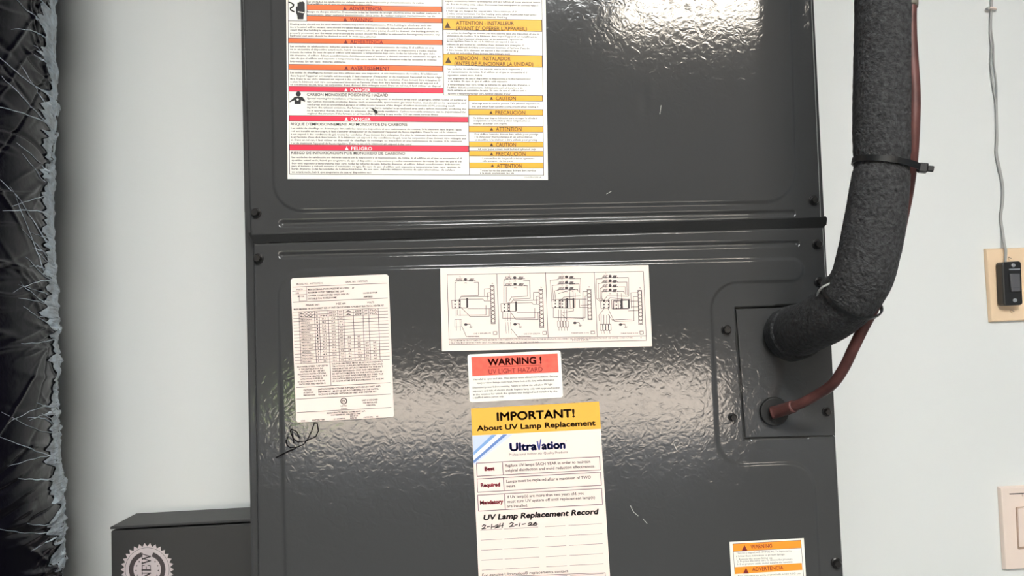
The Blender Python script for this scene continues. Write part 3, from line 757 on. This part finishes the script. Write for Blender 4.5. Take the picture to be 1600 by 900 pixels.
for s_, x0, x1, y in (('This coil is shipped with 150 PSIG N2. To depressurize', 222, 850, 322), ('it follow these instructions to prevent damage.', 220, 775, 358), ('1. Remove the access fitting cap.', 225, 638, 392), ('2. Depress the valve core to release the pressure', 232, 860, 416), ('3. If no pressure exists, do not install in the assembly', 232, 860, 448),
                      ('Este serpentin se envia presurizado a 150 PSIG con', 240, 955, 582)):
    t.text(s_, *zo(x0, y), *zo(x1, y-(x1-x0)*.045), 2.9, 0, 1)
t.build('fine_print', M_grey_ink, ol, Y2)

# marker scribble and scratches on the lower panel
zm = zoomer(380, 600, 4.5)
t = Print()
t.line([zm(*p) for p in ((232, 518), (275, 495), (330, 468), (365, 455))], 2.2)
t.line([zm(*p) for p in ((315, 372), (302, 400), (308, 432), (330, 448), (375, 445), (425, 425), (455, 385), (480, 335), (500, 275), (520, 275), (528, 330), (510, 370), (440, 402), (385, 408), (350, 385), (330, 330), (340, 318), (375, 335), (395, 380))], 1.6)
t.line([zm(*p) for p in ((345, 335), (355, 415))], 1.5)
t.build('marker_scribble', mat('marker_ink', lin(14, 10, 14), .8, spec=.1), AH, YL-.0003)
t = Print()
for pts in (((1053, 694), (1058, 704)), ((985, 790), (990, 800), (997, 806)), ((1005, 811), (1011, 818)), ((1033, 165), (1031, 178)), ((948, 303), (955, 299))):
    t.line(pts, .9)
t.build('scratch', mat('bare_scratch', lin(170, 168, 160), .5), AH, YL-.0003, kind='stuff')

# ------------------------------------------------------------------ insulated suction pipe
pp = [(1231, 524, .0008), (1238, 521.5, -.008), (1262, 511, -.045), (1305, 487, -.085), (1341, 445, -.108), (1356, 400, -.115), (1366, 350, -.118), (1373, 300, -.12), (1377.5, 256, -.12),
      (1378.5, 200, -.12), (1380, 120, -.12), (1382, 40, -.12), (1383, -60, -.12), (1385, -260, -.12)]
pw = [P(*q) for q in pp]; pw += [Vector((pw[-1].x, pw[-1].y, z)) for z in (1.95, 2.25, ZC-.002)]   # on up to the ceiling
path = catmull(pw, 14)
ppx = toPix(path)
dep = np.array([(Vector(q)-CAM).dot(fw) for q in path])
def hw(y, x):
    return np.interp(y, [-300, 0, 200, 240, 257, 272, 300, 360, 420, 470, 540], [43.5, 43.5, 43, 41.5, 36.5, 41.5, 43, 45, 45, 43.5, 37])
rad = hw(ppx[:, 1], ppx[:, 0])/F*dep
rad = np.clip(rad, .0195, .0235)
PIPE = empty('insulated_pipe', P(1228, 523, -.004), 'thick black foam-insulated refrigerant pipe curving up from the cover plate', 'pipe')
v, f = tube_vf(path, rad, 40, noise=.012)
mesh('insulation', v, f, M_foam, PIPE, True)
# overlapping cuff of insulation where the pipe enters the plate
k0 = [i for i in range(len(path)) if -.026 < path[i][1] < -.001]
v, f = tube_vf(path[k0], rad[k0]*1.09, 36, noise=.01); mesh('insulation_cuff', v, f, M_foam, PIPE, True)
# short piece of bare tape/wire showing at the inner bend
v, f = tube_vf(catmull([P(1276, 466, -.09), P(1278.5, 457, -.098), P(1285, 449, -.104), P(1297, 443, -.108)], 6), .0009, 8); mesh('wire_end', v, f, M_wire, PIPE, True)

# ------------------------------------------------------------------ copper liquid line
cp = [(1210, 644, -.0037), (1213, 643, -.006), (1228, 639, -.018), (1250, 631, -.032), (1275, 618, -.045), (1300, 601, -.06), (1318, 576, -.072), (1333, 545, -.082), (1349, 512, -.09), (1363, 486, -.095),
      (1378, 455, -.095), (1395, 410, -.095), (1408, 350, -.1), (1418, 300, -.108), (1424.5, 250, -.126), (1427.5, 200, -.133), (1428.5, 150, -.134), (1425, 90, -.134), (1422.5, 40, -.134), (1423, -30, -.134), (1425, -260, -.134)]
cw = [P(*q) for q in cp]; cw += [Vector((cw[-1].x, cw[-1].y, z)) for z in (1.95, 2.25, ZC-.002)]
cpath = catmull(cw, 8)
CU = empty('copper_line', P(1213, 643, -.006), 'thin reddish-brown copper line rising from the round grommet beside the pipe', 'pipe')
v, f = tube_vf(cpath, .0044, 16); mesh('tube', v, f, M_copper, CU, True)
v, f = tube_vf(catmull([P(1206, 645, -.006), P(1214, 643, -.009), P(1228, 639, -.018), P(1241, 634.5, -.0265)], 6), [.0056]*18+[.005], 16); mesh('flare_collar', v, f, M_copper, CU, True)
sp = catmull([P(1423, 9, -.134), P(1423.2, 4, -.134), P(1423.4, -40, -.134), P(1424.2, -160, -.134)], 6)
v, f = tube_vf(sp, .0052, 14); mesh('sleeve', v, f, mat('dull_grey_sleeve', lin(104, 98, 88), .6), CU, True)

# ------------------------------------------------------------------ cable ties
def cable_tie(c, T, r, wdt, name, label, head_dir, extra=None, bulge=None, hs=1.0):
    T = np.array(T, float); T /= np.linalg.norm(T)
    h = np.array(head_dir, float); h -= T*(h@T); h /= np.linalg.norm(h); b = np.cross(T, h)
    E = empty(name, tuple(c), label, 'cable tie', 'cable ties on the insulated pipe')
    bd = h if bulge is None else np.array(bulge, float)
    n = 64; V = []; Fc = []
    bd = bd-T*(bd@T); bd /= np.linalg.norm(bd)
    for k in range(n):
        a = 2*PI*k/n
        d = h*math.cos(a)+b*math.sin(a)
        rr = r*(1+(extra or 0)*max(0, d@bd)**6)
        for s, o_ in ((-.5, 0), (.5, 0), (.5, .0014), (-.5, .0014)): V.append(np.array(c)+d*(rr+o_)+T*s*wdt)
    for k in range(n):
        k2 = (k+1) % n
        for j in range(4):
            j2 = (j+1) % 4; Fc.append((k*4+j, k2*4+j, k2*4+j2, k*4+j2))
    mesh('band', V, Fc, M_tie, E)
    def blk(c0, su, sv, sw, nm):
        vv = [c0+h*su*i+b*sv*j+T*sw*k for i in (-.5, .5) for j in (-.5, .5) for k in (-.5, .5)]
        ff = [(0, 1, 3, 2), (4, 6, 7, 5), (0, 4, 5, 1), (2, 3, 7, 6), (0, 2, 6, 4), (1, 5, 7, 3)]
        bevel(mesh(nm, vv, ff, M_tie, E), .0008)
    re = r*(1+(extra or 0)*max(0, h@bd)**6)
    blk(np.array(c)+h*(re+.0032*hs), .0062*hs, .006*hs, .0072*hs, 'head')
    blk(np.array(c)+h*(re+.0083*hs), .0046*hs, .003*hs, .0046*hs, 'tail')
i = int(np.argmin(abs(ppx[:, 1]-256)+1e3*(ppx[:, 1] > 400)))
Tt = path[i+1]-path[i-1]; Tt = Tt/np.linalg.norm(Tt)
Tt = Tt+np.array((.10, -.06, 0))
cable_tie(path[i], Tt, rad[i]+.0004, .0045, 'cable_tie', 'wide black cable tie cinching the upright run of insulated pipe', (1, -.35, -.05), .27)
i = int(np.argmin(np.hypot(ppx[:, 0]-1326, ppx[:, 1]-464)))
Tt = path[i+1]-path[i-1]
cable_tie(path[i], Tt, rad[i]+.0004, .0022, 'cable_tie', 'narrow black cable tie at the bend holding pipe and copper line', (.1, 1, -.3), .2, (.75, .5, -.65), .6)

# ------------------------------------------------------------------ wall devices, right
def wall_plate(name, corners, th, mt, label, cat):
    v, f = plate_vf(np.array(corners), WY-th, WY-.0005)
    n = len(corners)
    v = np.array(v); c = v[:n].mean(0)
    v[:n] = c+(v[:n]-c)*np.array((.94, 1, .965))           # sloping rim
    E = empty(name, tuple(v[n:].mean(0)), label, cat)
    bevel(mesh('cover_plate', v, f, mt, E), .0012, 2, 20)
    return E
sw = wall_plate('blank_wall_plate', [(1540, 388), (1613, 385.5), (1621, 501), (1548, 504)], .007, M_beige, 'almond wall plate behind the black push-button', 'wall plate')
for x, y in ((1578.5, 403), (1583, 486)):
    c = P(x, y, WY-.0072); v, f = plate_vf(disc_px(x, y, 3.2, 14), WY-.0082, WY-.0068); s = mesh('screw', v, f, M_beige, sw)
    v, f = plate_vf(np.array([(x-2.4, y-1), (x+2.2, y+.4), (x+2.2, y+1), (x-2.4, y-.2)]), WY-.0084, WY-.0081); mesh('slot', v, f, M_dark, s)
gb = empty('door_button', tuple(P(1582, 478, WY-.008)), 'black garage-door push-button screwed onto the almond plate', 'button')
zb = zoomer(1500, 360, 5.62)
YB = WY-.0078
body = rounded([(1566, 409.5, 4), (1596, 407.8, 4), (1598.6, 476.5, 4), (1569, 478, 4)], 4)
v, f = plate_vf(body, YB-.016, YB); bevel(mesh('body', v, f, M_blackpl, gb), .0018)
v, f = plate_vf(np.array([zb(440, 380), zb(528, 378), zb(535, 536), zb(455, 540)]), YB-.019, YB-.0155); bb = bevel(mesh('push_bar', v, f, M_smoke, gb), .001)
v, f = plate_vf(np.array([zb(455, 505), zb(530, 502), zb(532, 532), zb(458, 536)]), YB-.0205, YB-.0188); bevel(mesh('bar_ridge', v, f, M_smoke, bb), .0006)
v, f = plate_vf(np.array([zb(432, 337), zb(528, 334), zb(528, 346), zb(432, 348)]), YB-.0165, YB-.0158); mesh('label_strip', v, f, M_metal, gb)
for p in ((472, 306), (487, 614)):
    q = zb(*p); v, f = plate_vf(disc_px(*q, 3, 14), YB-.0178, YB-.0158); bevel(mesh('screw', v, f, M_metal, gb), .0004)
# bell wire down the wall
BW = empty('bell_wire', tuple(P(1570, 412, WY-.012)), 'thin grey two-strand bell wire running down the wall to the button', 'wire')
wp = [(1549, -80), (1549, 0), (1548.5, 16), (1547, 50), (1549, 75), (1548, 100), (1551, 130), (1556, 165), (1557, 215), (1556, 240), (1561, 265), (1566, 290), (1566, 315), (1563, 340), (1566, 362), (1569, 383), (1571, 392), (1570, 412)]
def wy(y): return WY-.003 if y < 375 else WY-.0105
v, f = tube_vf(catmull([P(x, y, wy(y)) for x, y in wp], 6), .0014, 10); mesh('strand', v, f, M_wire, BW, True)
wq = [(1550, -80), (1550.5, 0), (1549.5, 16), (1549, 45), (1552, 70), (1553, 100), (1557, 130), (1557.5, 165), (1558.5, 215), (1558, 240), (1563, 265), (1567.5, 290), (1567.5, 315), (1564.5, 340), (1567.5, 362), (1570.5, 383), (1572.5, 392), (1571.5, 412)]
v, f = tube_vf(catmull([P(x, y, wy(y)-.0004) for x, y in wq], 6), .0012, 10); mesh('strand', v, f, M_wire, BW, True)
st = empty('wire_staple', tuple(P(1549, 13, WY)), 'small white staple pinning the bell wire to the wall', 'staple')
v, f = tube_vf(catmull([P(1543, 13, WY), P(1543.5, 13, WY-.006), P(1549, 12.5, WY-.0075), P(1555, 13.5, WY-.006), P(1555.5, 14, WY)], 5), .0019, 10)
mesh('saddle', v, f, M_white_pl, st, True)
v, f = plate_vf(disc_px(1545, 12, 2.2, 12), WY-.009, WY-.004); mesh('nail_head', v, f, M_wire, st)
# rocker switch
rs = wall_plate('light_switch', [(1562, 761, ), (1638, 757.5), (1646, 888), (1570, 892.5)], .0075, M_white_pl, 'off-white rocker light switch on the pale wall', 'switch')
zr = zoomer(1500, 740, 5.62)
v, f = plate_vf(np.array([zr(434, 176), (1632, 769), (1633, 771), zr(436, 184)]), WY-.0079, WY-.0074); mesh('insert_edge', v, f, M_grey_ink, rs)
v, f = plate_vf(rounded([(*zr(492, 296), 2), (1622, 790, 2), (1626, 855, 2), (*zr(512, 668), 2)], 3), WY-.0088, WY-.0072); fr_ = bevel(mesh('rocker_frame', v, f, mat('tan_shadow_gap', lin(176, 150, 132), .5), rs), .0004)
v, f = plate_vf(rounded([(*zr(512, 308), 1.5), (1619, 792, 1.5), (1623, 852, 1.5), (*zr(532, 652), 1.5)], 3), WY-.0125, WY-.0085)
v = np.array(v); n = len(v)//2
lowz = v[:n, 2].min(); v[:n, 1] += np.where(v[:n, 2] < lowz+.012, .003, 0); bevel(mesh('rocker', v, f, M_white_pl, rs), .0006)
for q in ((1600, 774),):
    v, f = plate_vf(disc_px(*q, 2.4, 12), WY-.0084, WY-.007); mesh('screw', v, f, M_white_pl, rs)

# ------------------------------------------------------------------ black box with seal, lower left
BF = .376
tl = P(173, 823, BF); x1 = cl-.006
BX = empty('black_box', ((tl.x+x1)/2, (BF+WY)/2, tl.z-.30), 'flat black box on the wall with a silver scalloped NEW seal', 'box')
z1 = tl.z
sl_z = math.tan(math.radians(1.2))                 # the box hangs a touch out of level
def bx(a, b):
    v, f = box_vf(a, b); return [(x, y, z+(x-tl.x)*sl_z) for x, y, z in v], f
v, f = bx((tl.x, BF, z1-.30), (x1, WY-.002, z1-.006)); bevel(mesh('tray', v, f, M_box, BX), .0015)
v, f = bx((tl.x-.0008, BF-.0012, z1-.0035), (x1, WY-.002, z1)); bevel(mesh('lid', v, f, M_box, BX), .0012)
SC = (230, 890); YS = BF-.0006
n = 30; star = []
for k in range(2*n):
    a = PI*k/n; r = 41.5 if k % 2 == 0 else 36
    star.append((SC[0]+r*math.cos(a), SC[1]+r*math.sin(a)))
M_silver = mat('silver_foil', lin(236, 224, 226), .35, metal=.35, var=(40, .08))
v, f = plate_vf(np.array(star), YS, BF-.00005); seal = mesh('silver_seal', v, f, M_silver, BX, label='silver scalloped seal reading NEW')
def arc(pr, r0_, r1_, a0, a1, k=14):
    for i in range(k):
        s, e = a0+(a1-a0)*i/k, a0+(a1-a0)*(i+1)/k
        pr.poly([(SC[0]+r*math.cos(q), SC[1]+r*math.sin(q)) for r, q in ((r0_, s), (r1_, s), (r1_, e), (r0_, e))])
t = Print(); R_ = math.radians
arc(t, 21.5, 28.5, R_(110), R_(251)); arc(t, 21.5, 28.5, R_(-71), R_(70))
M_char = mat('charcoal_print', lin(74, 66, 68), .5)
t.build('dark_arc', M_char, seal, YS-.0003)
t = Print(); arc(t, 34, 34.5, 0, 2*PI, 60)
for a in (125, 150, 175, 200, 225, 55, 30, 5, -20, -45):
    q = np.array((SC[0]+17.5*math.cos(R_(a)), SC[1]+17.5*math.sin(R_(a))))
    t.poly([tuple(q+(1.6 if k % 2 else .7)*np.array((math.cos(PI*k/5), math.sin(PI*k/5)))) for k in range(10)])
# NEW, reading upward, in slab-serif strokes; u runs up the picture, v to the left
def gl(strokes, u0, wdt, h):
    for p, q, wk in strokes:
        f_ = lambda s: (SC[0]+h/2-s[1]*h-1.5, SC[1]-(u0+s[0]*wdt))
        t.line([f_(p), f_(q)], wk)
NWD, HH = 11, 12.5
gl([((.15, 0), (.15, 1), 1.5), ((.15, 1), (.85, 0), 2.4), ((.85, 0), (.85, 1), 1.5), ((-.02, 0), (.35, 0), 1), ((-.02, 1), (.3, 1), 1), ((.65, 1), (1.02, 1), 1)], -15, NWD, HH)
gl([((.2, 0), (.2, 1), 2.4), ((.05, 0), (.95, 0), 1.2), ((.05, 1), (.95, 1), 1.2), ((.2, .5), (.7, .5), 1.2), ((.95, 0), (.95, .28), 1.2), ((.95, 1), (.95, .75), 1.2)], -2.5, 9.5, HH)
gl([((.05, 1), (.3, 0), 2.2), ((.3, 0), (.52, .95), 1.3), ((.48, .95), (.72, 0), 2.2), ((.72, 0), (.96, 1), 1.3), ((-.05, 1), (.2, 1), 1), ((.38, 1), (.6, 1), 1), ((.85, 1), (1.05, 1), 1)], 9, 16, HH)
t.build('seal_lettering', M_char, seal, YS-.0004)

# ------------------------------------------------------------------ column wrapped in black film, far left
RC = .24; CX, CY = -.815, .18
WB = empty('wrapped_column', (CX, CY, 0), 'tall round column wrapped in crinkled glossy black plastic film', 'column')
a_vis = math.atan2(.5248, .8513)                   # outward angle of the edge that meets the wall in the picture
th = np.concatenate([np.linspace(a_vis-1.25, a_vis+.35, 230), np.linspace(a_vis+.35, a_vis-1.25+2*PI, 60)[1:-1]])
zs = np.concatenate([np.linspace(0, .72, 12), np.linspace(.725, 1.80, 720), np.linspace(1.81, 2.5, 12)])
TH, ZZ = np.meshgrid(th, zs)
wr = .003*np.sin(ZZ*7+TH*2)+.0018*np.sin(ZZ*23-TH*5)
for k in range(330):                               # creases pulled sideways from the edge
    zc = random.uniform(.7, 1.82); ac = a_vis+random.uniform(-1.0, .12) if k % 3 else a_vis-random.uniform(.0, .25)
    am = random.uniform(.0006, .0026)*(1 if random.random() < .75 else -1); wz = random.uniform(.0016, .0055); ln = random.uniform(.07, .34)
    tilt = random.gauss(0, .05) if random.random() < .75 else random.uniform(-.45, .45)
    cu = random.uniform(-.25, .25); da = TH-ac
    wr += am*np.exp(-((ZZ-zc-tilt*da-cu*da*da)/wz)**2)*np.exp(-(da/ln)**4)
V = np.stack([CX+(RC+wr)*np.cos(TH), CY+(RC+wr)*np.sin(TH), ZZ], -1)
nz_, ns = V.shape[:2]
Fc = [(i*ns+j, i*ns+(j+1) % ns, (i+1)*ns+(j+1) % ns, (i+1)*ns+j) for i in range(nz_-1) for j in range(ns)]
Fc += [tuple(range(ns-1, -1, -1)), tuple((nz_-1)*ns+j for j in range(ns))]
mesh('black_film', V.reshape(-1, 3), Fc, M_film, WB, True)
# film's edge sheen and crease glints, put in as pale strips and strands
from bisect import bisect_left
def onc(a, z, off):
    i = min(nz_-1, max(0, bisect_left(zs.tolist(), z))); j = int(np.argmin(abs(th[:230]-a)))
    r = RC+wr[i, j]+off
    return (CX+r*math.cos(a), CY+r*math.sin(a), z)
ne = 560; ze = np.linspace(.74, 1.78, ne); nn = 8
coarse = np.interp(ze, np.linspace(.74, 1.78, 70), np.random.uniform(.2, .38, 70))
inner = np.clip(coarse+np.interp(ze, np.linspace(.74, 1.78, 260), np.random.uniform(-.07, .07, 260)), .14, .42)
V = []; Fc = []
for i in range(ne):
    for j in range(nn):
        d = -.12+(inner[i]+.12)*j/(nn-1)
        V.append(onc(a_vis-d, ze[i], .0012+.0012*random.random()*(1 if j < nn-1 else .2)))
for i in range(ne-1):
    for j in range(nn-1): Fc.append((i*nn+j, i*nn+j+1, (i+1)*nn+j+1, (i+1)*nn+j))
mesh('edge_sheen', V, Fc, M_sheen, WB, label='pale strip standing in for sheen along the edge')
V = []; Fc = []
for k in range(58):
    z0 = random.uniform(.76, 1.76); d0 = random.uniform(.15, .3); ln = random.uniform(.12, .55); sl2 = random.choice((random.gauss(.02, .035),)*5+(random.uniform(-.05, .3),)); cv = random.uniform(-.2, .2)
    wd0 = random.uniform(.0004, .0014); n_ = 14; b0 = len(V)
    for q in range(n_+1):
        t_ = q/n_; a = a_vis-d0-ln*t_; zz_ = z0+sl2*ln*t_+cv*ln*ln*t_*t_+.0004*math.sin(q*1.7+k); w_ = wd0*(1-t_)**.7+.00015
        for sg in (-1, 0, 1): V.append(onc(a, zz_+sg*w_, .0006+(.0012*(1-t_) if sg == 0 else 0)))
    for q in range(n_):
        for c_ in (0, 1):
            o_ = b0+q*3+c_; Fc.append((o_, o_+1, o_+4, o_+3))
tag(mesh('crease_glint', V, Fc, M_sheen, WB), kind='stuff')
